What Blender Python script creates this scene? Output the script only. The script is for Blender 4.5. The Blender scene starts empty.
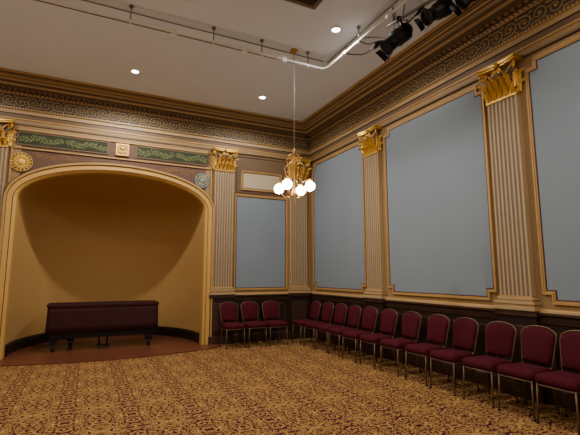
import bpy, math, random
from math import sin,cos,pi,sqrt
from mathutils import Vector, Matrix
random.seed(4)
S=bpy.context.scene
COL=S.collection

# ------------------------------------------------------------ materials
def newmat(name):
    m=bpy.data.materials.new(name); m.use_nodes=True
    nt=m.node_tree; b=nt.nodes['Principled BSDF']
    return m,nt,b
def srgb(r,g,b):
    f=lambda c:(c/255/12.92) if c/255<=0.04045 else ((c/255+0.055)/1.055)**2.4
    return (f(r),f(g),f(b),1)
def plain(name,col,rough=.6,metal=0,var=.08,scale=6,bump=0,bscale=80,spec=.3):
    m,nt,b=newmat(name)
    N=nt.nodes;L=nt.links
    tc=N.new('ShaderNodeTexCoord');no=N.new('ShaderNodeTexNoise');no.inputs['Scale'].default_value=scale
    no.inputs['Detail'].default_value=4
    L.new(tc.outputs['Object'],no.inputs['Vector'])
    mx=N.new('ShaderNodeMix');mx.data_type='RGBA'
    c=srgb(*col)
    mx.inputs[6].default_value=tuple(x*(1-var) for x in c[:3])+(1,)
    mx.inputs[7].default_value=tuple(min(1,x*(1+var)) for x in c[:3])+(1,)
    L.new(no.outputs['Fac'],mx.inputs[0]);L.new(mx.outputs[2],b.inputs['Base Color'])
    b.inputs['Roughness'].default_value=rough;b.inputs['Metallic'].default_value=metal
    b.inputs['Specular IOR Level'].default_value=spec
    if bump:
        n2=N.new('ShaderNodeTexNoise');n2.inputs['Scale'].default_value=bscale
        L.new(tc.outputs['Object'],n2.inputs['Vector'])
        bp=N.new('ShaderNodeBump');bp.inputs['Strength'].default_value=bump;bp.inputs['Distance'].default_value=.01
        L.new(n2.outputs['Fac'],bp.inputs['Height']);L.new(bp.outputs['Normal'],b.inputs['Normal'])
    return m
def emis(name,col,st):
    m,nt,b=newmat(name)
    b.inputs['Base Color'].default_value=srgb(*col)
    b.inputs['Emission Color'].default_value=srgb(*col);b.inputs['Emission Strength'].default_value=st
    return m
def mathn(nt,op,a,b=None,c=None):
    n=nt.nodes.new('ShaderNodeMath');n.operation=op
    for i,v in enumerate((a,b,c)):
        if v is None: continue
        if isinstance(v,(int,float)): n.inputs[i].default_value=v
        else: nt.links.new(v,n.inputs[i])
    return n.outputs[0]
def xyz(nt):
    tc=nt.nodes.new('ShaderNodeTexCoord');s=nt.nodes.new('ShaderNodeSeparateXYZ')
    nt.links.new(tc.outputs['Object'],s.inputs[0]);return s.outputs
def mixc(nt,fac,c1,c2):
    mx=nt.nodes.new('ShaderNodeMix');mx.data_type='RGBA'
    nt.links.new(fac,mx.inputs[0])
    for i,c in ((6,c1),(7,c2)):
        if isinstance(c,tuple): mx.inputs[i].default_value=c
        else: nt.links.new(c,mx.inputs[i])
    return mx.outputs[2]
def beadmat(name,c1,c2,per):
    m,nt,b=newmat(name);o=xyz(nt)
    ln=mathn(nt,'ADD',o[0],o[1])
    s=mathn(nt,'SINE',mathn(nt,'MULTIPLY',ln,2*pi/per))
    f=nt.nodes.new('ShaderNodeMapRange');nt.links.new(s,f.inputs[0]);f.inputs[1].default_value=-.5;f.inputs[2].default_value=.3
    nt.links.new(mixc(nt,f.outputs[0],srgb(*c1),srgb(*c2)),b.inputs['Base Color']);b.inputs['Roughness'].default_value=.5
    return m
def carpetmat():
    m,nt,b=newmat('carpet_scroll_pattern');o=xyz(nt)
    u=mathn(nt,'PINGPONG',o[0],.33);v=mathn(nt,'PINGPONG',o[1],.42)
    cb=nt.nodes.new('ShaderNodeCombineXYZ');nt.links.new(u,cb.inputs[0]);nt.links.new(v,cb.inputs[1])
    big=nt.nodes.new('ShaderNodeTexNoise');big.inputs['Scale'].default_value=6.5;big.inputs['Detail'].default_value=.5;big.inputs['Distortion'].default_value=1.0
    nt.links.new(cb.outputs[0],big.inputs['Vector'])
    s=mathn(nt,'SINE',mathn(nt,'MULTIPLY',big.outputs['Fac'],34))
    small=nt.nodes.new('ShaderNodeTexNoise');small.inputs['Scale'].default_value=23;small.inputs['Detail'].default_value=.4
    nt.links.new(cb.outputs[0],small.inputs['Vector'])
    s2=mathn(nt,'ADD',s,mathn(nt,'MULTIPLY',mathn(nt,'SUBTRACT',small.outputs['Fac'],.5),6.0))
    r=nt.nodes.new('ShaderNodeValToRGB')
    mr=nt.nodes.new('ShaderNodeMapRange');mr.inputs[1].default_value=-1.7;mr.inputs[2].default_value=1.7
    nt.links.new(s2,mr.inputs[0]);nt.links.new(mr.outputs[0],r.inputs[0])
    e=r.color_ramp.elements
    G=srgb(176,132,66);M=srgb(76,24,36);T=srgb(194,154,88);O=srgb(126,84,48)
    e[0].position=0;e[0].color=G;e[1].position=1;e[1].color=G
    for p,c in((.05,G),(.08,M),(.50,M),(.53,O),(.56,T),(.80,G),(.83,M),(.88,M),(.91,G)):
        x=e.new(p);x.color=c
    tc=nt.nodes.new('ShaderNodeTexCoord')
    fine=nt.nodes.new('ShaderNodeTexNoise');fine.inputs['Scale'].default_value=160
    nt.links.new(tc.outputs['Object'],fine.inputs['Vector'])
    mm=nt.nodes.new('ShaderNodeMix');mm.data_type='RGBA';mm.blend_type='MULTIPLY';mm.inputs[0].default_value=.3
    nt.links.new(r.outputs[0],mm.inputs[6]);nt.links.new(fine.outputs['Fac'],mm.inputs[7])
    nt.links.new(mm.outputs[2],b.inputs['Base Color'])
    b.inputs['Roughness'].default_value=.95;b.inputs['Specular IOR Level'].default_value=.1
    bp=nt.nodes.new('ShaderNodeBump');bp.inputs['Strength'].default_value=.5;bp.inputs['Distance'].default_value=.01
    nt.links.new(fine.outputs['Fac'],bp.inputs['Height']);nt.links.new(bp.outputs['Normal'],b.inputs['Normal'])
    return m
def woodfloor():
    m,nt,b=newmat('stage_wood_boards');o=xyz(nt)
    st=mathn(nt,'FRACT',mathn(nt,'MULTIPLY',o[1],9))
    line=mathn(nt,'LESS_THAN',st,.07)
    no=nt.nodes.new('ShaderNodeTexNoise');no.inputs['Scale'].default_value=3;no.inputs['Detail'].default_value=5
    mp=nt.nodes.new('ShaderNodeMapping');mp.inputs['Scale'].default_value=(1,9,1)
    tc=nt.nodes.new('ShaderNodeTexCoord');nt.links.new(tc.outputs['Object'],mp.inputs[0]);nt.links.new(mp.outputs[0],no.inputs['Vector'])
    c=mixc(nt,no.outputs['Fac'],srgb(74,38,26),srgb(124,68,44))
    c2=mixc(nt,line,c,srgb(46,24,18));nt.links.new(c2,b.inputs['Base Color'])
    b.inputs['Roughness'].default_value=.36
    return m
MT={}
MT['blue']=plain('blue_grey_paint',(120,130,138),.8,var=.05,scale=1.2)
MT['ceil']=plain('ceiling_plaster',(216,221,228),.9,var=.03,scale=2)
MT['tan']=plain('tan_paint',(142,114,76),.6)
MT['tan2']=plain('pale_tan_paint',(166,140,102),.6)
MT['brown']=plain('brown_paint',(104,82,60),.55)
MT['dbrown']=plain('dark_brown_wood',(40,24,18),.45,var=.25,scale=9,spec=.3)
MT['dbrown2']=plain('dark_brown_trim',(60,40,29),.45,var=.2,scale=9)
MT['cdark']=plain('umber_moulding_paint',(78,60,45),.5,var=.15,scale=9)
MT['gold']=plain('gold_leaf',(212,166,74),.38,.55,var=.2,scale=25)
MT['pgold']=plain('pale_gold_paint',(224,184,90),.45,.1,var=.1,scale=25)
MT['goldp']=plain('gold_paint',(170,134,78),.5,.1,var=.1)
MT['must']=plain('mustard_paint',(178,138,80),.75,var=.05,scale=2)
MT['arch']=plain('arch_gold_paint',(194,152,80),.55,.05,var=.06)
MT['rust']=plain('brown_red_paint',(94,68,52),.6,var=.12)
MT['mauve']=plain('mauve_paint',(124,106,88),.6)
MT['cream']=plain('cream_paint',(178,160,132),.65)
MT['red']=plain('dark_red_line',(72,26,26),.6)
MT['black']=plain('black_enamel',(14,13,13),.4,var=.2)
MT['skirt']=plain('black_skirting',(24,20,19),.35)
MT['fbg']=plain('frieze_ground_grey_brown',(86,80,70),.6)
MT['frel']=plain('frieze_relief_gold_tan',(168,138,92),.5,var=.12,scale=20)
MT['leafbg']=plain('dull_green_ground',(56,60,46),.8,spec=.05)
MT['leafg']=plain('gold_green_leaf',(108,112,76),.8,var=.2,scale=20,spec=.05)
MT['sprig']=plain('faded_gold_sprig',(130,100,68),.8,spec=.05)
MT['bead']=beadmat('bead_moulding',(92,70,48),(176,146,96),.05)
MT['bead2']=beadmat('egg_moulding',(84,64,46),(160,130,86),.07)
MT['carpet']=carpetmat()
MT['wood']=woodfloor()
MT['brass']=plain('antique_brass',(184,138,70),.32,.75,var=.05)
MT['fabric']=plain('burgundy_fabric',(70,16,27),.85,var=.15,scale=14,bump=.3,bscale=300,spec=.12)
MT['bronze']=plain('bronze_tube',(108,86,64),.4,.6,var=.05)
MT['cover']=plain('burgundy_cloth_cover',(52,23,23),.8,var=.15,scale=5,bump=.3,bscale=6,spec=.15)
MT['white']=plain('white_pipe_paint',(235,232,226),.5)
MT['grey']=plain('grey_conduit',(120,116,110),.5)
MT['steel']=plain('grey_steel',(110,105,100),.4,.6)
MT['teal']=plain('pale_blue_grey_paint',(120,144,148),.6)
MT['globe']=emis('lit_opal_glass',(255,238,216),48)
MT['lamp']=emis('lit_downlight',(255,244,226),30)
MT['lens']=plain('dark_lens',(30,32,38),.1)

# ------------------------------------------------------------ mesh builder
class M:
    def __init__(s): s.v=[];s.f=[];s.m=[];s.sm=[];s.mats=[]
    def mi(s,k):
        if k not in s.mats: s.mats.append(k)
        return s.mats.index(k)
    def face(s,idx,k,sm=False): s.f.append(idx);s.m.append(s.mi(k));s.sm.append(sm)
    def add(s,vs): n=len(s.v);s.v+= [tuple(v) for v in vs];return n
    def box(s,x0,x1,y0,y1,z0,z1,k):
        n=s.add([(x0,y0,z0),(x1,y0,z0),(x1,y1,z0),(x0,y1,z0),(x0,y0,z1),(x1,y0,z1),(x1,y1,z1),(x0,y1,z1)])
        for q in((0,3,2,1),(4,5,6,7),(0,1,5,4),(1,2,6,5),(2,3,7,6),(3,0,4,7)): s.face([n+i for i in q],k)
    def lathe(s,prof,k,seg=20,c=(0,0,0),mat=None,caps=True):
        n0=len(s.v);P=len(prof)
        for i in range(seg):
            a=2*pi*i/seg
            for r,z in prof:
                p=Vector((r*cos(a),r*sin(a),z))
                if mat: p=mat@p
                s.v.append((p.x+c[0],p.y+c[1],p.z+c[2]))
        for i in range(seg):
            j=(i+1)%seg
            for t in range(P-1):
                s.face([n0+i*P+t,n0+j*P+t,n0+j*P+t+1,n0+i*P+t+1],k,True)
        if caps:
            if prof[0][0]>1e-4: s.face([n0+i*P for i in range(seg)][::-1],k)
            if prof[-1][0]>1e-4: s.face([n0+i*P+P-1 for i in range(seg)],k)
    def tube(s,pts,r,k,seg=8,closed=False):
        pts=[Vector(p) for p in pts];n=len(pts);rr=r if isinstance(r,list) else [r]*n
        n0=len(s.v);up=None
        for i,p in enumerate(pts):
            a=pts[(i-1)%n] if (closed or i>0) else p
            b=pts[(i+1)%n] if (closed or i<n-1) else p
            t=(b-a).normalized()
            if up is None:
                up=Vector((0,0,1)) if abs(t.z)<.9 else Vector((1,0,0))
            x=t.cross(up)
            if x.length<1e-4: x=t.cross(Vector((0,1,0)))
            x.normalize();y=x.cross(t).normalized();up=y
            for j in range(seg):
                an=2*pi*j/seg;q=p+x*cos(an)*rr[i]+y*sin(an)*rr[i];s.v.append(tuple(q))
        for i in range(n if closed else n-1):
            i2=(i+1)%n
            for j in range(seg):
                j2=(j+1)%seg
                s.face([n0+i*seg+j,n0+i*seg+j2,n0+i2*seg+j2,n0+i2*seg+j],k,True)
        if not closed:
            s.face([n0+j for j in range(seg)][::-1],k);s.face([n0+(n-1)*seg+j for j in range(seg)],k)
    def grid(s,rows,k,sm=True):
        n0=len(s.v);C=len(rows[0])
        for r in rows: s.v+=[tuple(p) for p in r]
        for i in range(len(rows)-1):
            for j in range(C-1):
                s.face([n0+i*C+j,n0+i*C+j+1,n0+(i+1)*C+j+1,n0+(i+1)*C+j],k,sm)
    def sphere(s,c,r,k,seg=16,sc=(1,1,1)):
        pr=[(r*sin(pi*i/10),-r*cos(pi*i/10)) for i in range(11)];pr[0]=(0,-r);pr[-1]=(0,r)
        s.lathe(pr,k,seg,c,Matrix.Diagonal(Vector(sc)))
    def obj(s,name,parent=None,loc=(0,0,0),rot=(0,0,0),bevel=0,**kw):
        me=bpy.data.meshes.new(name);me.from_pydata(s.v,[],s.f)
        for k in s.mats: me.materials.append(MT[k])
        for p,mi,sm in zip(me.polygons,s.m,s.sm): p.material_index=mi;p.use_smooth=sm
        me.update()
        import bmesh
        bm=bmesh.new();bm.from_mesh(me);bmesh.ops.recalc_face_normals(bm,faces=bm.faces);bm.to_mesh(me);bm.free()
        o=bpy.data.objects.new(name,me);COL.objects.link(o);o.location=loc;o.rotation_euler=rot
        if parent: o.parent=parent
        if bevel:
            b=o.modifiers.new('bevel','BEVEL');b.width=bevel;b.segments=2;b.limit_method='ANGLE'
        for a,c in kw.items(): o[a]=c
        return o
def empty(name,loc,rot=(0,0,0),**kw):
    o=bpy.data.objects.new(name,None);COL.objects.link(o);o.location=loc;o.rotation_euler=rot;o.empty_display_size=.1
    for a,c in kw.items(): o[a]=c
    return o
def clone(top,loc,rot,**kw):
    t=top.copy();COL.objects.link(t);t.location=loc;t.rotation_euler=rot
    for a,c in kw.items(): t[a]=c
    def rec(src,dst):
        for ch in src.children:
            c=ch.copy();COL.objects.link(c);c.parent=dst;rec(ch,c)
    rec(top,t);return t
ST=dict(kind='structure')
XL=-9.26;YF=-13.0;HC=5.34
# ------------------------------------------------------------ room shell
CX=-4.63;AW=1.83;SP=3.0;AR=.66;ND=2.3
m=M();m.box(XL-.1,.1,YF-.1,.1,-.1,0,'carpet');m.obj('floor',**ST)
m=M();m.box(XL-.1,.1,YF-.1,.1,HC,HC+.1,'ceil');m.obj('ceiling',**ST)
m=M();T=.15
def q(m,x0,x1,z0,z1,k,y=0): 
    n=m.add([(x0,y,z0),(x1,y,z0),(x1,y,z1),(x0,y,z1)]);m.face([n,n+1,n+2,n+3],k)
q(m,XL-.1,CX-AW,0,HC,'tan');q(m,CX+AW,.0,0,HC,'tan')
NA=48
ar=[(CX-AW*cos(pi*i/NA),SP+AR*sin(pi*i/NA)) for i in range(NA+1)]
for i in range(NA):
    a,b=ar[i],ar[i+1]
    n=m.add([(a[0],0,a[1]),(b[0],0,b[1]),(b[0],0,HC),(a[0],0,HC)]);m.face([n,n+1,n+2,n+3],'rust')
path=[(CX-AW,0)]+ar+[(CX+AW,0)]
for a,b in zip(path[:-1],path[1:]):
    n=m.add([(a[0],0,a[1]),(b[0],0,b[1]),(b[0],T,b[1]),(a[0],T,a[1])]);m.face([n,n+1,n+2,n+3],'arch')
m.obj('wall_back',**ST)
m=M();rows=[]
NT=64
def npt(th,ph): return (CX-AW*cos(th)*cos(ph),T+ND*sin(th)*cos(ph),SP+AR*sin(ph))
rows=[[(CX-AW*cos(pi*j/NT),T+ND*sin(pi*j/NT),z) for j in range(NT+1)] for z in (0,1,2,3.0)]
for i in range(1,17): rows.append([npt(pi*j/NT,pi/2*i/16) for j in range(NT+1)])
m.grid(rows,'must');m.obj('wall_niche',**ST)
m=M();rows=[]
for s,z in ((.0,.0),(.03,.0),(.03,.2),(.015,.24),(0,.24)):
    rows.append([(CX-(AW-s)*cos(pi*j/NT),T+(ND-s)*sin(pi*j/NT),z) for j in range(NT+1)])
m.grid(rows,'skirt',False);m.obj('baseboard_niche',**ST)
m=M();m.box(0,.1,YF,.1,0,HC,'tan');m.obj('wall_right',**ST)
m=M();m.box(XL-.1,XL,YF,.0,0,HC,'cream');m.obj('wall_left',**ST)
m=M();m.box(XL,0,YF-.1,YF,0,HC,'cream');m.obj('wall_front',**ST)
m=M();pts=[]
for i in range(25):
    t=i/24;x=-6.95+t*(4.5);pts.append((x,-.42-.5*sin(pi*t)**.8))
top=pts+[(-2.45,-.02),(CX+AW-.01,0),(CX+AW-.01,T)]+[(CX+(AW-.01)*cos(pi*j/32),T+(ND-.01)*sin(pi*j/32)) for j in range(1,32)]+[(CX-AW+.01,T),(CX-AW+.01,0),(-6.95,-.02)]
n=m.add([(x,y,.02) for x,y in top]);m.face(list(range(n,n+len(top))),'wood')
n=m.add([(x,y,.0) for x,y in top]);L=len(top)
for i in range(L):
    j=(i+1)%L;m.face([n+i,n+j,j,i],'wood')
m.obj('floor_stage',**ST)

def run(name,prof,wall,closed=False,x0=XL,x1=0,dent=False):
    m=M()
    ends=[]
    for p,z,k in prof:
        if wall=='back': ends.append(((x0,-p,z),((-p if x1==0 else x1),-p,z)))
        else: ends.append(((-p,-p,z),(-p,YF,z)))
    n0=len(m.v)
    for a,b in ends: m.v+=[a,b]
    for i in range(len(prof)-1):
        m.face([n0+2*i,n0+2*i+1,n0+2*i+3,n0+2*i+2],prof[i][2])
    if dent:
        W=(lambda u,p,z:(-u,-p,z)) if wall=='back' else (lambda u,p,z:(-p,-u,z))
        Lr=9.0 if wall=='back' else 10.0
        for i in range(int(Lr/.10)):
            a=-.30-i*.10
            if wall=='back': m.box(a-.05,a,-.19,-.15,5.10,5.13,'tan')
            else: m.box(-.19,-.15,a-.05,a,5.10,5.13,'tan')
        # foliate scroll relief: alternating spirals along a waving stem, with small leaves
        zc=4.912;P=.21;u=.12;i=0;Dp=.078
        def lf(u0,z0,a,Ln,w):
            dx,dz=cos(a),sin(a)
            n=m.add([W(u0,Dp,z0),W(u0+dx*Ln*.5-dz*w,Dp,z0+dz*Ln*.5+dx*w),W(u0+dx*Ln,Dp,z0+dz*Ln),W(u0+dx*Ln*.5+dz*w,Dp,z0+dz*Ln*.5-dx*w),W(u0+dx*Ln*.5,Dp+.01,z0+dz*Ln*.5)])
            for e in((0,1,4),(1,2,4),(2,3,4),(3,0,4)): m.face([n+t for t in e],'frel')
        while u<Lr:
            s=1 if i%2 else -1
            cu=u+P/2;cz=zc+s*.012
            pts=[];N=20
            for t in range(N+1):
                f=t/N;r=.085*(1-f)**.8+.012;an=-s*pi/2-s*0+ (pi if 0 else 0)+s*f*pi*3.0
                pts.append(W(cu+r*1.05*cos(an),Dp,cz+r*sin(an)))
            pts=[W(u-.02,Dp,zc+s*-.085),W(u+.03,Dp,cz-s*.095)]+pts
            m.tube(pts,[.008,.011]+[.013-.006*t/N for t in range(N+1)],'frel',4)
            m.sphere(W(cu,Dp,cz),.020,'frel',7)
            for (du,dz_,aa) in((-.085,.07,2.2),(.085,.075,.8),(.0,.10,1.2),(.10,0,.3),(-.1,.01,2.8),(.06,-.09,-.4)):
                lf(cu+du,cz+s*dz_,aa*s,.05,.014)
            u+=P;i+=1
    return m.obj(name,**ST)
corn=[(0,4.46,'cdark'),(.04,4.46,'brown'),(.04,4.49,'tan'),(.04,4.56,'goldp'),(.055,4.56,'goldp'),(.055,4.585,'brown'),(.055,4.66,'cdark'),(.075,4.67,'tan2'),(.075,4.735,'goldp'),
 (.105,4.75,'bead'),(.105,4.78,'cdark'),(.07,4.79,'fbg'),(.07,5.04,'cdark'),(.09,5.04,'goldp'),(.105,5.05,'bead2'),(.13,5.08,'cdark'),(.15,5.085,'cdark'),(.15,5.125,'brown'),
 (.29,5.132,'cdark'),(.29,5.145,'tan2'),(.30,5.165,'goldp'),(.33,5.175,'cdark'),(.36,5.19,'brown'),(.38,5.205,'tan2'),(.38,5.23,'bead'),(.40,5.245,'cdark'),(.43,5.25,'goldp'),(.45,5.27,'brown'),(.48,5.28,'tan'),(.50,5.285,'cdark'),(.50,5.31,'goldp'),(.55,5.325,'goldp'),(.55,5.345,'goldp')]
run('trim_1',corn,'back',dent=True);run('trim_2',corn,'right',dent=True)
wc=[(.03,0,'dbrown2'),(.055,0,'dbrown2'),(.055,.17,'dbrown'),(.035,.2,'dbrown'),(.035,.93,'dbrown2'),(.05,.95,'dbrown2'),(.06,1.03,'dbrown'),(.09,1.05,'dbrown2'),(.09,1.08,'tan'),(.06,1.1,'goldp'),(.05,1.12,'goldp'),(0,1.125,'goldp')]
run('trim_3',wc,'back',x0=-2.62);run('trim_4',wc,'right')
m=M();m.box(XL,-6.87,-.06,0,0,1.1,'dbrown');m.obj('trim_5',**ST)
def wpanels(name,spans,wall):
    m=M()
    for a,b in spans:
        for (w,z0,z1,p,k) in ((0,.28,.86,.05,'dbrown2'),(.035,.315,.825,.044,'dbrown')):
            if wall=='back': 
                if k=='dbrown2':
                    m.box(a,b,-p,-.03,z0,z0+.035,k);m.box(a,b,-p,-.03,z1-.035,z1,k);m.box(a,a+.035,-p,-.03,z0,z1,k);m.box(b-.035,b,-p,-.03,z0,z1,k)
                else: m.box(a+.1,b-.1,-p,-.03,z0+.07,z1-.07,k)
            else:
                if k=='dbrown2':
                    m.box(-p,-.03,a,b,z0,z0+.035,k);m.box(-p,-.03,a,b,z1-.035,z1,k);m.box(-p,-.03,a,a+.035,z0,z1,k);m.box(-p,-.03,b-.035,b,z0,z1,k)
                else: m.box(-p,-.03,a+.1,b-.1,z0+.07,z1-.07,k)
    m.obj(name,**ST)
wpanels('trim_6',[(-2.05,-1.42),(-1.34,-.75)],'back')
wpanels('trim_7',[(-2.3,-1.25),(-1.15,-.15),(-4.25,-3.1),(-5.35,-4.35),(-7.3,-6.1),(-8.5,-7.4)],'right')
m=M()
def strip(m,x0,x1,z0,z1,p,k): m.box(x0,x1,-p,.0,z0,z1,k)
strip(m,-6.62,-2.66,4.385,4.46,.02,'tan');strip(m,-6.62,-2.66,4.36,4.385,.03,'goldp')
strip(m,-6.62,-2.66,3.99,4.015,.03,'goldp')
for x in(-6.62,-2.685): strip(m,x,x+.025,3.3,4.36,.03,'goldp')
m.obj('trim_8',**ST)

def offpath(path,d,cx):
    out=[]
    for i,(x,z) in enumerate(path):
        a=path[max(0,i-1)];b=path[min(len(path)-1,i+1)]
        tx,tz=b[0]-a[0],b[1]-a[1];l=sqrt(tx*tx+tz*tz)
        out.append((x-tz/l*d,z+tx/l*d))
    return out
m=M()
prof=[(0,0,'arch'),(0,.05,'arch'),(.03,.08,'arch'),(.05,.10,'red'),(.055,.09,'red'),(.065,.09,'arch'),(.15,.09,'red'),(.16,.09,'arch'),(.165,.12,'goldp'),(.20,.12,'goldp'),(.21,.09,'rust'),(.23,.05,'rust'),(.23,0,'rust')]
ap=[(CX-AW,0.02)]+[(CX-AW,z) for z in(1,2,2.9)]+ar[0:]+[(CX+AW,z) for z in(2.9,2,1)]+[(CX+AW,.02)]
rows=[[(x,-p,z) for x,z in offpath(ap,d,CX)] for d,p,k in prof]
for i in range(len(rows)-1): m.grid([rows[i],rows[i+1]],prof[i][2],True)
m.obj('trim_9',**ST)

# ------------------------------------------------------------ panels
def offset_poly(P,d):
    n=len(P);out=[]
    for i in range(n):
        a,b,c=Vector(P[i-1]),Vector(P[i]),Vector(P[(i+1)%n])
        t1=(b-a).normalized();t2=(c-b).normalized()
        n1=Vector((-t1.y,t1.x));n2=Vector((-t2.y,t2.x))
        mv=(n1+n2);mv=mv/ (mv.length_squared/2)
        out.append(tuple(b+mv*d))
    return out
def ring(m,P,d0,d1,p0,p1,k):
    A=offset_poly(P,d0);B=offset_poly(P,d1);n=len(P)
    idx=[]
    for pts,p in((A,p0),(A,p1),(B,p1),(B,p0)):
        idx.append(m.add([(x,-p,z) for x,z in pts]))
    for r in range(3):
        for i in range(n):
            j=(i+1)%n;m.face([idx[r]+i,idx[r]+j,idx[r+1]+j,idx[r+1]+i],k)
def notched(u0,u1,z0,z1,n,bot=True):
    P=[(u0,z0+n),(u0+n,z0+n),(u0+n,z0),(u1-n,z0),(u1-n,z0+n),(u1,z0+n)]
    P+=[(u1,z1-n),(u1-n,z1-n),(u1-n,z1),(u0+n,z1),(u0+n,z1-n),(u0,z1-n)]
    return P
def leafrow(m,x0,x1,z,h,k,p=.02,st=.045):
    """running garland of paired pointed leaves on a waving stem, in low relief"""
    n=max(3,int(abs(x1-x0)/st));mid=(x0+x1)/2;sp=[]
    for i in range(n):
        x=x0+(x1-x0)*(i+.5)/n;d=1 if x>mid else -1
        zz=z+.15*h*sin(x*14);sp.append((x,-p,zz))
        for s in(-1,1):
            a=s*random.uniform(.6,1.1);L=h*random.uniform(.40,.62);w_=.014
            dx,dz=cos(a)*d,sin(a)
            def P(t,w,pp): return (x+dx*L*t-dz*w,-pp,zz+dz*L*t+dx*w)
            n0=m.add([P(0,0,p),P(.45,w_,p),P(1.1,0,p),P(.45,-w_,p),P(.5,0,p+.006)])
            for e in((0,1,4),(1,2,4),(2,3,4),(3,0,4)): m.face([n0+t for t in e],k)
    m.tube(sp,.004,k,5)
def panel(u0,u1,z0,z1,n,loc,rot,label,k='blue',name='wall_panel',cat='wall panel',w=.038,line='red',bot=True,leaf=False):
    P=notched(u0,u1,z0,z1,n,bot) if n else [(u0,z0),(u1,z0),(u1,z1),(u0,z1)]
    m=M();a=m.add([(x,-.015,z) for x,z in P]);b=m.add([(x,-.002,z) for x,z in P]);L=len(P)
    m.face(list(range(a,a+L)),k)
    for i in range(L): j=(i+1)%L;m.face([a+i,a+j,b+j,b+i],k)
    if line: ring(m,P,w-.002,w+.015,.012,.019,line)
    o=m.obj(name,None,loc,rot,label=label,category=cat)
    fk='goldp' if w>.025 else 'brown'
    m=M();ring(m,P,-.004,w*.45,.002,.035 if w>.025 else .02,fk);ring(m,P,w*.45,w,.002,.025 if w>.025 else .018,fk)
    m.obj('frame',o)
    if leaf:
        m=M();leafrow(m,u0+.05,u1-.05,(z0+z1)/2,.17,'leafg',.017);m.obj('leaf_garland',o)
    return o
R=(0,0,-pi/2)
panel(.14,2.35,1.19,4.38,.115,(0,0,0),R,"tall blue-grey painted wall panel in gold frame beside the corner")
panel(3.05,5.37,1.19,4.38,.115,(0,0,0),R,"tall blue-grey painted wall panel between two fluted pilasters")
panel(6.03,8.3,1.19,4.38,.115,(0,0,0),R,"tall blue-grey painted wall panel in gold frame past the last pilaster")
panel(-2.08,-.70,1.19,3.45,.0,(0,0,0),(0,0,0),"smaller blue-grey wall panel with gold frame beside the arch",w=.038)
panel(-1.93,-.86,3.58,4.05,0,(0,0,0),(0,0,0),"small cream rectangular panel above the blue one",k='cream',w=.035)
m=M();P=[(-2.07,3.5),(-.72,3.5),(-.72,4.42),(-2.07,4.42)]
a=m.add([(x,-.004,z) for x,z in P]);m.face([a,a+1,a+2,a+3],'brown');ring(m,P,0,.03,.002,.02,'rust');m.obj('trim_10',**ST)
panel(-6.54,-4.91,4.07,4.34,0,(0,0,0),(0,0,0),"dull green panel with gold-green leaf garland above the arch",k='leafbg',w=.018,name='leaf_ornament_panel',line=None,leaf=True)
panel(-4.35,-2.74,4.07,4.34,0,(0,0,0),(0,0,0),"dull green panel with gold-green leaf garland above the arch",k='leafbg',w=.018,name='leaf_ornament_panel',line=None,leaf=True)

# small crest
m=M();sh=[(-.12,.12),(-.12,-.12),(.12,-.12),(.12,.12)]
a=m.add([(x,-.04,z) for x,z in sh]);b=m.add([(x,-.002,z) for x,z in sh]);L=len(sh);m.face(list(range(a,a+L)),'goldp')
for i in range(L): j=(i+1)%L;m.face([a+i,a+j,b+j,b+i],'goldp')
ring(m,[(x,z) for x,z in sh],-.01,.02,.03,.05,'gold')
o=m.obj('crest_ornament',None,(CX,-.0,4.2),label="small square gold crest ornament above the arch crown",category='wall ornament')
m=M()
for (x,z,r) in((0,.03,.045),(-.05,-.04,.03),(.05,-.04,.03),(0,-.06,.03),(-.06,.05,.022),(.06,.05,.022)): m.sphere((x,-.04,z),r,'gold',12,(1,.5,1))
m.obj('emblem',o)
def sun(x,z,k1,k2,k3,lab,r=.17,np=14):
    m=M()
    rx=Matrix.Rotation(pi/2,3,'X')
    m.lathe([(0,.0),(r*1.02,0),(r*1.02,.02),(r*.98,.03),(r*.93,.03),(r*.9,.015),(0,.015)],k1,32,mat=rx)
    o=m.obj('sunflower_rosette',None,(x,-.002,z),label=lab,category='wall ornament')
    m=M()
    for lay,(off,sc_,hh) in enumerate(((0,1.04,0),(pi/np,.8,.012))):
        for i in range(np):
            a=2*pi*i/np+off
            def P(rr,da,h): return (rr*cos(a+da),-h-hh,rr*sin(a+da))
            n=m.add([P(r*.3,-.12,.016),P(r*.62*sc_,-.16,.03),P(r*sc_,0,.034),P(r*.62*sc_,.16,.03),P(r*.3,.12,.016),P(r*.6*sc_,0,.05)])
            for e in((0,1,5),(1,2,5),(2,3,5),(3,4,5),(4,0,5)): m.face([n+t for t in e],k2)
    m.obj('petals',o)
    m=M();m.sphere((0,-.03,0),r*.36,k3,sc=(1,.6,1));m.obj('boss',o)
sun(-6.44,3.72,'goldp','pgold','pgold',"yellow-gold sun rosette in the corner above the arch",.19,16)
sun(-2.88,3.70,'teal','cream','teal',"pale blue and cream sunburst rosette beside the arch")
m=M()
leafrow(m,-6.2,-5.5,3.87,.12,'sprig',.003);leafrow(m,-3.76,-3.1,3.87,.12,'sprig',.003)
m.obj('trim_11',**ST)

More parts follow.
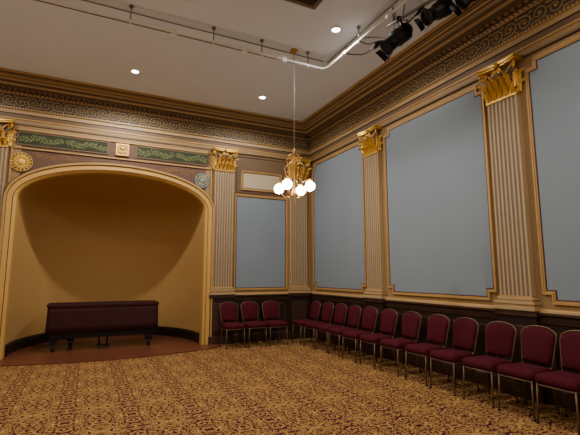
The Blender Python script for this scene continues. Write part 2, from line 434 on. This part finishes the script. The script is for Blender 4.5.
# ------------------------------------------------------------ pilasters
def pilaster(w):
    e=empty('pilaster',(0,0,0))
    h=w/2
    m=M()
    m.box(-h-.07,h+.07,-.125,-.002,0,.18,'dbrown2');m.box(-h-.05,h+.05,-.11,-.002,.18,1.02,'dbrown')
    m.box(-h+.02,h-.02,-.12,-.1,.3,.9,'dbrown2');m.box(-h-.075,h+.075,-.14,-.002,1.02,1.09,'dbrown2')
    m.obj('pedestal',e,bevel=.006)
    m=M()
    for a,b,p,k in((1.09,1.14,.17,'tan2'),(1.14,1.165,.15,'goldp'),(1.165,1.20,.16,'tan2'),(1.20,1.22,.13,'goldp'),(1.22,1.25,.135,'tan2')):
        ex=p-.1;m.box(-h-ex,h+ex,-p+.01,-.002,a,b,k)
    m.obj('base',e,bevel=.008)
    D=.09
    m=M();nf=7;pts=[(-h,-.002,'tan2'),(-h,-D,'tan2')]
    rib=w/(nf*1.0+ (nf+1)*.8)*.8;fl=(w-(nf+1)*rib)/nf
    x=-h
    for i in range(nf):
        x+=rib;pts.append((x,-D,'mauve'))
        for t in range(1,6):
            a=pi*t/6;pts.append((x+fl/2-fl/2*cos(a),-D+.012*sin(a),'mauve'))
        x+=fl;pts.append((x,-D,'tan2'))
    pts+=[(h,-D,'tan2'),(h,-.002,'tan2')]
    z0,z1=1.25,4.0
    n=m.add([(a,b,z0) for a,b,_ in pts]);n2=m.add([(a,b,z1) for a,b,_ in pts])
    for i in range(len(pts)-1): m.face([n+i,n+i+1,n2+i+1,n2+i],pts[i][2])
    m.box(-h-.012,h+.012,-D-.015,-.002,3.965,4.0,'gold')
    m.box(-h-.008,h+.008,-D-.01,-.002,1.25,1.275,'goldp')
    m.obj('shaft',e)
    # capital
    m=M()
    rows=[]
    for t in range(7):
        f=t/6;z=4.0+.44*f;ex=-.02+.03*f**2;rows.append([(-h-ex,-.002,z),(-h-ex,-.08-ex,z),(-h*.3,-.08-ex,z),(h*.3,-.08-ex,z),(h+ex,-.08-ex,z),(h+ex,-.002,z)])
    m.grid(rows,'brown',False)
    def leaf(cx,cy,zb,wd,ht,out,ang):
        rws=[];ca,sa=cos(ang),sin(ang)
        N=22
        for i in range(N+1):
            t=i/N
            if t<.7: zz=ht*t/.7;o=.012+out*.35*(t/.7)**2
            else:
                a=(t-.7)/.3*pi*1.15;R_=out*.36;zz=ht+R_*sin(a);o=.012+out*.35+R_*(1-cos(a))
            lobes=abs(sin(t*pi*6))
            wl=wd*(.26+.2*lobes)*(1 if t<.7 else max(.3,1-(t-.7)*2.0))
            r=[]
            for j in range(7):
                s=(j-3)/3;uu=s*wl;oo=o+.03*(1-abs(s))-.016*abs(s)+(.014 if j in(1,3,5) else 0)
                r.append((cx+uu*ca+oo*sa,min(-.004,cy-oo*ca+uu*sa),zb+zz-(.02*abs(s) if t>.6 else .012*abs(s)*lobes)))
            rws.append(r)
        m.grid(rws,'gold',False)
    for i in range(5): leaf(-h+w*(i+.5)/5,-D,4.0,w/5*1.15,.13,.065,0)
    for i in range(6):
        xx=-h+w*i/5;leaf(xx,-D+(.01 if i in(0,5) else -.005),4.07,w/5*1.05,.20,.07,(0 if 0<i<5 else (-pi/4 if i==0 else pi/4)))
    for s in(-1,1):
        leaf(s*h,-.05,4.0,.09,.14,.06,s*pi/2);leaf(s*h,-.05,4.1,.08,.19,.06,s*pi/2)
    for s in(-1,1):
        dv=Vector((s*.65,-.72*.8,0)).normalized();c0=Vector((s*(h-.01),-D-.01,4.375))
        pts=[]
        for i in range(28):
            t=i/27;a=pi/2-t*pi*3.3;r=.058*(1-t*.8)
            pts.append(tuple(c0+dv*(.035+r*cos(a))+Vector((0,0,r*sin(a)))))
        stem=[(s*h*.35,-D-.015,4.2),(s*h*.55,-D-.03,4.33),tuple(c0+dv*-.01+Vector((0,0,.045)))]
        m.tube(stem+pts,[.010,.011,.012]+[.012-.005*i/27 for i in range(28)],'gold',8)
        pts=[]
        for i in range(18):
            t=i/17;a=t*pi*2.6;r=.038*(1-t*.75);pts.append((s*(.046-r*sin(a)),-D-.065,4.37+r*cos(a)))
        m.tube([(s*h*.4,-D-.02,4.2),(s*.09,-D-.055,4.33)]+pts,[.008]*2+[.009]*18,'gold',6)
    fr=[]
    for i in range(13):
        s=-1+2*i/12;fr.append((s*(h+.07),-D-.05-.055*abs(s)**2.2))
    for z0,z1,g in((4.438,4.460,0),(4.468,4.498,.012)):
        P=[(-h-.07-g,-.004)]+[(x*(1+g*2.5),y-g) for x,y in fr]+[(h+.07+g,-.004)]
        a=m.add([(x,y,z0) for x,y in P]);b=m.add([(x,y,z1) for x,y in P]);L=len(P)
        m.face(list(range(a,a+L)),'gold');m.face(list(range(b,b+L)),'gold')
        for i in range(L): j=(i+1)%L;m.face([a+i,a+j,b+j,b+i],'gold')
    m.sphere((0,-D-.075,4.46),.034,'gold',12)
    m.obj('capital',e)
    return e
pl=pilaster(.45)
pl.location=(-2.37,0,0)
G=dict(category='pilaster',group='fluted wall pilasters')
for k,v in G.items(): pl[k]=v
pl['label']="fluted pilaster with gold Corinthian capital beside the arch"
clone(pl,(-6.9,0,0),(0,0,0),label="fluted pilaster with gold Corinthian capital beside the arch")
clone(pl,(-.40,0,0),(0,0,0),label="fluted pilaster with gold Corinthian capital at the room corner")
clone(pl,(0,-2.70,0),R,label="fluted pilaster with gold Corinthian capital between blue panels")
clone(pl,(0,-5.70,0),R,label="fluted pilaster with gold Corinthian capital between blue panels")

# ------------------------------------------------------------ banquet chair
def chair():
    e=empty('banquet_chair',(0,0,0))
    m=M();rows=[]
    def rr(wf,wb,d0,d1,z,r=.05):
        out=[]
        for cx,cy,a0 in((wb-r,d1-r,0),(-wb+r,d1-r,90),(-wf+r,d0+r,180),(wf-r,d0+r,270)):
            for t in range(5):
                a=math.radians(a0+22.5*t);out.append((cx+r*cos(a),cy+r*sin(a),z))
        return out
    sec=[rr(.18,.165,-.19,.18,.405),rr(.215,.195,-.225,.205,.41),rr(.225,.2,-.235,.21,.44),rr(.222,.198,-.232,.208,.475),rr(.205,.185,-.21,.19,.50),rr(.15,.13,-.15,.13,.512,.04)]
    n=[m.add(s) for s in sec];L=20
    for a,b in zip(n[:-1],n[1:]):
        for i in range(L): j=(i+1)%L;m.face([a+i,a+j,b+j,b+i],'fabric',True)
    m.face(list(range(n[-1],n[-1]+L)),'fabric',True);m.face(list(range(n[0],n[0]+L))[::-1],'fabric')
    m.obj('seat',e)
    m=M();m.tube([(x,y,.395) for x,y,_ in rr(.205,.19,-.215,.2,.4)],.010,'bronze',6,True);m.obj('seat_rail',e)
    for s in(-1,1):
        m=M();m.tube([(s*.195,-.205,.41),(s*.2,-.215,.2),(s*.205,-.225,.008)],.010,'bronze',8);m.lathe([(0,0),(.017,0),(.017,.018),(0,.018)],'black',10,(s*.205,-.225,0));m.obj('leg',e)
    for s in(-1,1):
        m=M();m.tube([(s*.168,.2,.5),(s*.17,.2,.4),(s*.18,.215,.2),(s*.19,.25,.008)],.010,'bronze',8);m.lathe([(0,0),(.017,0),(.017,.018),(0,.018)],'black',10,(s*.19,.25,0));m.obj('leg',e)
    def yb(z): return .205+.10*max(0,(z-.45))/.47
    CR=.115
    def outline(w0,w,top,z0,N=20):
        # tapering sides, small shoulders, arched crown
        P=[(-w0,z0)]+[(-w0-(w-w0)*t/3,z0+(top-CR-z0)*t/3) for t in(1,2,3)]
        for i in range(1,N):
            t=i/N;c_=cos(pi*t);x=-w*(abs(c_)**.85)*(1 if c_>0 else -1)
            sh=.5*sin(pi*t)**.42+.5*sin(pi*t)**1.6
            P.append((x,top-CR+CR*sh))
        P+=[(w0+(w-w0)*t/3,z0+(top-CR-z0)*t/3) for t in(3,2,1)]+[(w0,z0)]
        return P
    P=outline(.168,.21,.935,.44)
    m=M();m.tube([(x,yb(z)-.0,z) for x,z in P],.010,'bronze',8)
    m.obj('back_frame',e)
    m=M();P=outline(.164,.2,.924,.525);c=(0,.72)
    rows=[]
    for f,o in((1,.014),(1,-.014),(.96,-.032),(.8,-.044),(.45,-.05),(.02,-.052)):
        rows.append([(c[0]+(x-c[0])*f,yb(c[1]+(z-c[1])*f)+o,c[1]+(z-c[1])*f) for x,z in P]+[(c[0]+(P[0][0])*f,yb(c[1]+(P[0][1]-c[1])*f)+o,c[1]+(P[0][1]-c[1])*f)])
    m.grid(rows,'fabric',True)
    n=m.add([(x,yb(z)+.016,z) for x,z in P]);m.face(list(range(n,n+len(P))),'fabric')
    m.obj('backrest',e)
    return e
ch=chair()
ch['category']='chair';ch['group']='burgundy banquet chairs along the walls';ch['label']="burgundy upholstered banquet chair with bronze frame against back wall"
ch.location=(-2.26,-.56,0)
clone(ch,(-1.76,-.55,0),(0,0,.03));clone(ch,(-1.26,-.57,0),(0,0,-.03))
ys=[-.72,-1.27,-1.80,-2.30,-2.84,-3.37,-3.95,-4.53,-5.06,-5.62,-6.11,-6.58]
for i,y in enumerate(ys):
    clone(ch,(-.56-.03*random.random(),y,0),(0,0,-pi/2+random.uniform(-.05,.05)),label="burgundy upholstered banquet chair with bronze frame in the wall row")
for y in(-7.15,-7.68): clone(ch,(-.57,y,0),(0,0,-pi/2),label="burgundy upholstered banquet chair with bronze frame in the wall row")

# ------------------------------------------------------------ covered piano
pn=empty('covered_piano',(-4.76,.28,.02),(0,0,.02),label="keyboard instrument under maroon fitted cloth cover, on casters",category='piano')
def prs(hx,y0,y1,z,wob=0,ph=0,r=.09):
    out=[]
    cor=[(hx-r,y1-r,0),(-hx+r,y1-r,90),(-hx+r,y0+r,180),(hx-r,y0+r,270)]
    NS=60
    for ci,(cx,cy,a0) in enumerate(cor):
        for t in range(7):
            a=math.radians(a0+15*t);out.append([cx+r*cos(a),cy+r*sin(a),z])
        nx=cor[(ci+1)%4];a1=math.radians(a0+90)
        p0=out[-1];p1=[nx[0]+r*cos(a1),nx[1]+r*sin(a1),z]
        for k in range(1,NS): 
            t=k/NS;out.append([p0[0]+(p1[0]-p0[0])*t,p0[1]+(p1[1]-p0[1])*t,z])
    if wob:
        for p in out:
            f=wob*(sin(p[0]*13+ph)+.7*sin(p[0]*29+2*ph)+.4*sin(p[0]*53));g=wob*sin(p[1]*23+ph)
            if abs(p[0])<hx-.03: p[1]+=f
            else: p[0]+=g
            p[2]+=wob*.8*sin(p[0]*9+ph)
    return out
def loft(m,sec,k,sm=False):
    mn=len(sec[0]);ns=[m.add(s) for s in sec]
    for a,b in zip(ns[:-1],ns[1:]):
        for i in range(mn): j=(i+1)%mn;m.face([a+i,a+j,b+j,b+i],k,sm)
    m.face(list(range(ns[-1],ns[-1]+mn)),k);m.face(list(range(ns[0],ns[0]+mn))[::-1],k)
m=M();loft(m,[prs(1.07,-.03,.73,.875),prs(1.082,-.042,.742,.88),prs(1.082,-.042,.742,.918),prs(1.074,-.034,.734,.926),prs(1.06,-.02,.72,.928)],'cover');m.obj('cover_top',pn)
m=M();loft(m,[prs(1.075,-.04,.74,.37,.008,1),prs(1.072,-.035,.735,.5,.007,1.1),prs(1.07,-.03,.73,.65,.005,1.25),prs(1.066,-.025,.725,.78,.003,1.4),prs(1.066,-.025,.725,.88)],'cover',True);m.obj('cover_skirt',pn)
m=M();m.box(-.98,.98,.03,.68,.25,.42,'black');m.obj('underframe',pn,bevel=.01)
for x,y in((-.93,.10),(-.62,.6),(.90,.10)):
    m=M();m.box(x-.07,x+.07,y-.06,y+.06,.12,.3,'black');m.box(x-.045,x+.045,y-.045,y+.045,.1,.12,'steel');lg=m.obj('leg',pn)
    m=M();m.tube([(x-.025,y,.045),(x+.025,y,.045)],.045,'black',14);m.tube([(x-.035,y,.045),(x-.035,y,.1),(x+.035,y,.1),(x+.035,y,.045)],.012,'steel',6);m.obj('caster',lg)
m=M();m.box(-.12,.12,.3,.36,.02,.06,'black');m.tube([(-.07,.33,.05),(-.09,.33,.28)],.015,'black');m.tube([(.07,.33,.05),(.09,.33,.28)],.015,'black');m.obj('pedal_lyre',pn)

# ------------------------------------------------------------ chandelier
CHX,CHY=-2.21,-3.45
c=empty('chandelier',(CHX,CHY,HC),label="brass chandelier with long stem and lit opal glass globes",category='chandelier')
m=M();m.lathe([(0,0),(.065,0),(.06,-.025),(.03,-.05),(.012,-.07),(0,-.07)],'brass',24);m.obj('canopy',c)
m=M();m.tube([(0,0,-.05),(0,0,-1.9)],.0065,'grey',8)
for z in(-.7,-1.3): m.sphere((0,0,z),.014,'brass',12)
m.obj('stem',c)
m=M();m.lathe([(0,-1.72),(.012,-1.74),(.03,-1.79),(.012,-1.84),(.012,-1.92),(.042,-1.97),(.046,-2.02),(.025,-2.10),(.014,-2.2),(.014,-2.38),(.036,-2.44),(.04,-2.49),(.022,-2.54),(.012,-2.58),(.018,-2.61),(0,-2.65)],'brass',20);m.obj('body',c)
GR=.275
for i in range(4):
    a=-.452+math.radians(-24)+i*pi/2
    dx,dy=cos(a),sin(a)
    m=M()
    P=[(.02,-2.46),(.08,-2.54),(.17,-2.54),(.24,-2.46),(GR,-2.38),(GR,-2.30)]
    m.tube([(dx*r,dy*r,z) for r,z in P],.008,'brass',7)
    P=[]
    for t in range(18):
        an=t/17*pi*2.8;r=.068*(1-t/17*.75);P.append((.095+r*cos(an+1.2),-1.92+r*sin(an+1.2)))
    m.tube([(dx*.02,dy*.02,-1.82)]+[(dx*r,dy*r,z) for r,z in P],.007,'brass',6)
    m.tube([(dx*r,dy*r,z) for r,z in((.02,-2.04),(.10,-1.98),(.175,-2.04),(.15,-2.16),(.10,-2.25),(.15,-2.31),(.22,-2.29),(GR,-2.29))],.008,'brass',6)
    m.lathe([(.0,-2.32),(.03,-2.315),(.05,-2.295),(.045,-2.28),(0,-2.26)],'brass',14,(dx*GR,dy*GR,0))
    ar_=m.obj('arm',c)
    m=M();m.sphere((dx*GR,dy*GR,-2.39),.08,'globe',24);m.obj('glass_globe',ar_)
for x,y in((-7.05,-3.45),(-2.21,-9.4),(-7.05,-9.4)): clone(c,(x,y,HC),(0,0,0))  # unseen chandelier copies, added as fill to brighten the ceiling and room

# ------------------------------------------------------------ downlights
dl=None
def spot(x,y,e,ang=125,r=.05):
    l=bpy.data.lights.new('downlight_beam','SPOT');l.energy=e;l.color=(1,.955,.895);l.spot_size=math.radians(ang);l.spot_blend=.4;l.shadow_soft_size=r
    o=bpy.data.objects.new('downlight_beam',l);COL.objects.link(o);o.location=(x,y,HC-.03)
def downlight(x,y,e=300,r=.05,ang=165):
    global dl
    if dl is None:
        d=empty('recessed_downlight',(x,y,HC),label="small round recessed ceiling downlight, lit, white trim ring",category='ceiling light',group='recessed ceiling downlights')
        m=M();m.lathe([(.062,-.001),(.085,-.001),(.085,-.012),(.066,-.015),(.062,-.001)],'white',28,caps=False);m.obj('trim_ring',d)
        m=M();m.lathe([(0,-.003),(.062,-.003),(.06,-.006),(0,-.006)],'lamp',24);m.obj('lamp_lens',d)
        dl=d
    else: clone(dl,(x,y,HC),(0,0,0))
    spot(x,y,e,ang,r)
for x,y,e,r in((-4.57,-1.48,350,.05),(-1.98,-1.45,185,.05),(-1.89,-4.28,220,.08),(-4.57,-4.9,100,.2),(-1.9,-7.4,230,.3),(-4.57,-7.6,160,.5),(-7.2,-1.48,100,.1),(-7.2,-4.5,160,.4),(-7.2,-7.5,160,.5),(-4.57,-10.3,170,.3),(-1.9,-10.0,190,.3)):  # first three are in view; the rest are unseen lamps added for fill
    downlight(x,y,e,r)

v=empty('ceiling_hatch',(-2.75,-4.9,HC),label="dark square ceiling hatch in brown wooden frame",category='ceiling vent')
m=M();m.box(-.25,.25,-.25,.25,-.012,0,'dbrown');m.obj('panel',v)
m=M()
for a in((-.3,.3,-.3,-.24),(-.3,.3,.24,.3),(-.3,-.24,-.24,.24),(.24,.3,-.24,.24)): m.box(a[0],a[1],a[2],a[3],-.035,0,'brown')
m.obj('frame',v)

# ------------------------------------------------------------ lighting pipe
PZ=5.1;PX=-1.62;PY=-3.5
g=empty('lighting_pipe',(PX,PY,PZ),label="white-painted steel lighting pipe hung below the ceiling",category='lighting rail')
m=M();m.tube([(-7.4,0,0),(-.1,0,0),(-.04,-.02,0),(0,-.1,0),(0,-6,0)],.018,'white',10)
for x in(-6.1,-4.9,-3.7,-2.3,-.9): m.tube([(x-.04,0,0),(x+.04,0,0)],.026,'white',10)
for y in(-.6,-1.7,-2.8): m.tube([(0,y-.04,0),(0,y+.04,0)],.026,'white',10)
m.obj('pipe',g)
m=M();m.tube([(-7.4,0,-.032),(-.1,0,-.032)],.008,'grey',6);m.tube([(-7.4,.1,.2),(.02,.1,.2)],.010,'grey',6);m.tube([(.1,.1,.2),(.1,-6,.2)],.010,'grey',6);m.obj('conduit',g)
for x,y in((-4.4,0),(-3.2,0),(-2.0,0),(-1.2,0),(-.35,0),(0,-1.0),(0,-2.2),(0,-3.4)):
    m=M();m.tube([(x,y,0),(x,y,HC-PZ)],.008,'steel',6);m.tube([(x-.025,y-.03,.0),(x+.0,y,-.04),(x+.025,y+.03,0)],.012,'white',6);m.lathe([(0,.21),(.03,.21),(.03,.24),(0,.24)],'steel',12,(x,y,0));m.obj('hanger',g)
for x in(-2.6,-1.5,-.8):
    m=M();m.box(x-.04,x+.04,-.03,.03,-.05,.04,'white');m.obj('outlet_box',g)
def loopc(m,pts,k='white'):
    out=[]
    P=[Vector(p) for p in pts];P=[P[0]]+P+[P[-1]]
    for i in range(1,len(P)-2):
        for j in range(6):
            t=j/6;a,b,c_,d=P[i-1],P[i],P[i+1],P[i+2]
            out.append(tuple(.5*((2*b)+(c_-a)*t+(2*a-5*b+4*c_-d)*t*t+(3*b-a-3*c_+d)*t**3)))
    out.append(tuple(P[-1]));m.tube(out,.010,k,6)
m=M();loopc(m,[(0.03,-1.0,.0),(.1,-1.1,-.08),(.2,-1.28,-.1),(.33,-1.42,-.2),(.2,-1.62,-.17),(.3,-1.75,-.02),(.12,-1.85,-.12),(.02,-2.0,-.02)],'grey')
loopc(m,[(0.0,-.9,.02),(.16,-.95,.12),(.3,-1.1,.08),(.36,-1.3,-.05),(.26,-1.5,.0),(.12,-1.7,.1),(.0,-1.8,.02)],'grey');m.obj('cable',g)
B0=Vector((-1.47,-5.0,5.10));B1=Vector((-1.05,-6.95,5.10))
g2=empty('lighting_bar',tuple(B0),label="dark steel bar carrying the black theatre spotlights",category='lighting rail')
m=M();m.tube([(0,0,0),tuple(B1-B0)],.022,'steel',10);m.obj('pipe',g2)
for t in(.05,.9):
    p=(B1-B0)*t;m=M();m.tube([tuple(p),(p.x,p.y,HC-B0.z)],.01,'steel',6);m.obj('hanger',g2)
m=M();loopc(m,[(-.12,.9,.0),(.02,.6,-.12),(.1,.3,-.05),(.06,.1,-.16),(.05,-.3,-.15),(.12,-.6,-.03)],'black');m.obj('cable',g2)

def stagelight(t,dz,tilt,pan,lab,sc=1):
    p=B0+(B1-B0)*t
    e=empty('stage_light',tuple(p),(0,0,pan),label=lab,category='stage light',group='black stage lights on the pipe')
    e.scale=(sc,sc,sc)
    Rm=Matrix.Rotation(tilt,3,'X')
    m=M();m.tube([(0,0,-.0),(0,0,dz+.2)],.014,'black',8);m.box(-.03,.03,-.035,.035,-.045,.035,'black');m.obj('clamp',e)
    m=M();m.tube([(-.15,0,dz),(-.15,0,dz+.17),(-.12,0,dz+.2),(.12,0,dz+.2),(.15,0,dz+.17),(.15,0,dz)],.013,'black',6);m.obj('yoke',e)
    m=M();pr=[(0,.2),(.06,.2),(.09,.17),(.115,.1),(.125,.0),(.125,-.08),(.10,-.1),(.10,-.24),(.12,-.25),(.12,-.29),(.108,-.29),(.1,-.25),(0,-.25)]
    m.lathe(pr,'black',24,(0,0,dz),Rm)
    for zz in(.03,.07,.11): m.lathe([(.12,zz),(.135,zz),(.135,zz+.01),(.12,zz+.01)],'black',20,(0,0,dz),Rm)
    bo=m.obj('housing',e)
    m=M();m.lathe([(0,-.262),(.06,-.272),(.098,-.262),(.098,-.255),(0,-.255)],'lens',20,(0,0,dz),Rm);m.obj('lens',bo)
    m=M()
    for s in(0,1,2,3):
        Rz=Matrix.Rotation(s*pi/2,3,'Z')
        q4=[Vector((-.09,.12,-.29)),Vector((.09,.12,-.29)),Vector((.11,.14,-.37)),Vector((-.11,.14,-.37))]
        n=m.add([tuple((Rm@(Rz@p))+Vector((0,0,dz))) for p in q4]);m.face([n,n+1,n+2,n+3],'black')
    m.obj('barn_door',bo)
L_="black theatre spotlight with barn doors clamped to the ceiling pipe"
stagelight(.10,-.26,.85,1.0,L_,.95)
stagelight(.42,-.23,1.0,1.25,L_,.85)
stagelight(.66,-.23,.9,1.1,L_,.85)
stagelight(.9,-.23,1.0,1.3,L_,.85)

# ------------------------------------------------------------ world + camera
w=bpy.data.worlds.new('World');S.world=w;w.use_nodes=True
w.node_tree.nodes['Background'].inputs[0].default_value=(.02,.018,.015,1)
cam=bpy.data.cameras.new('camera');co=bpy.data.objects.new('camera',cam);COL.objects.link(co)
co.location=(-5.17,-9.39,1.55);co.rotation_euler=(pi/2+.136,0,-.452);cam.sensor_width=36;cam.lens=415.44/580*36
S.camera=co
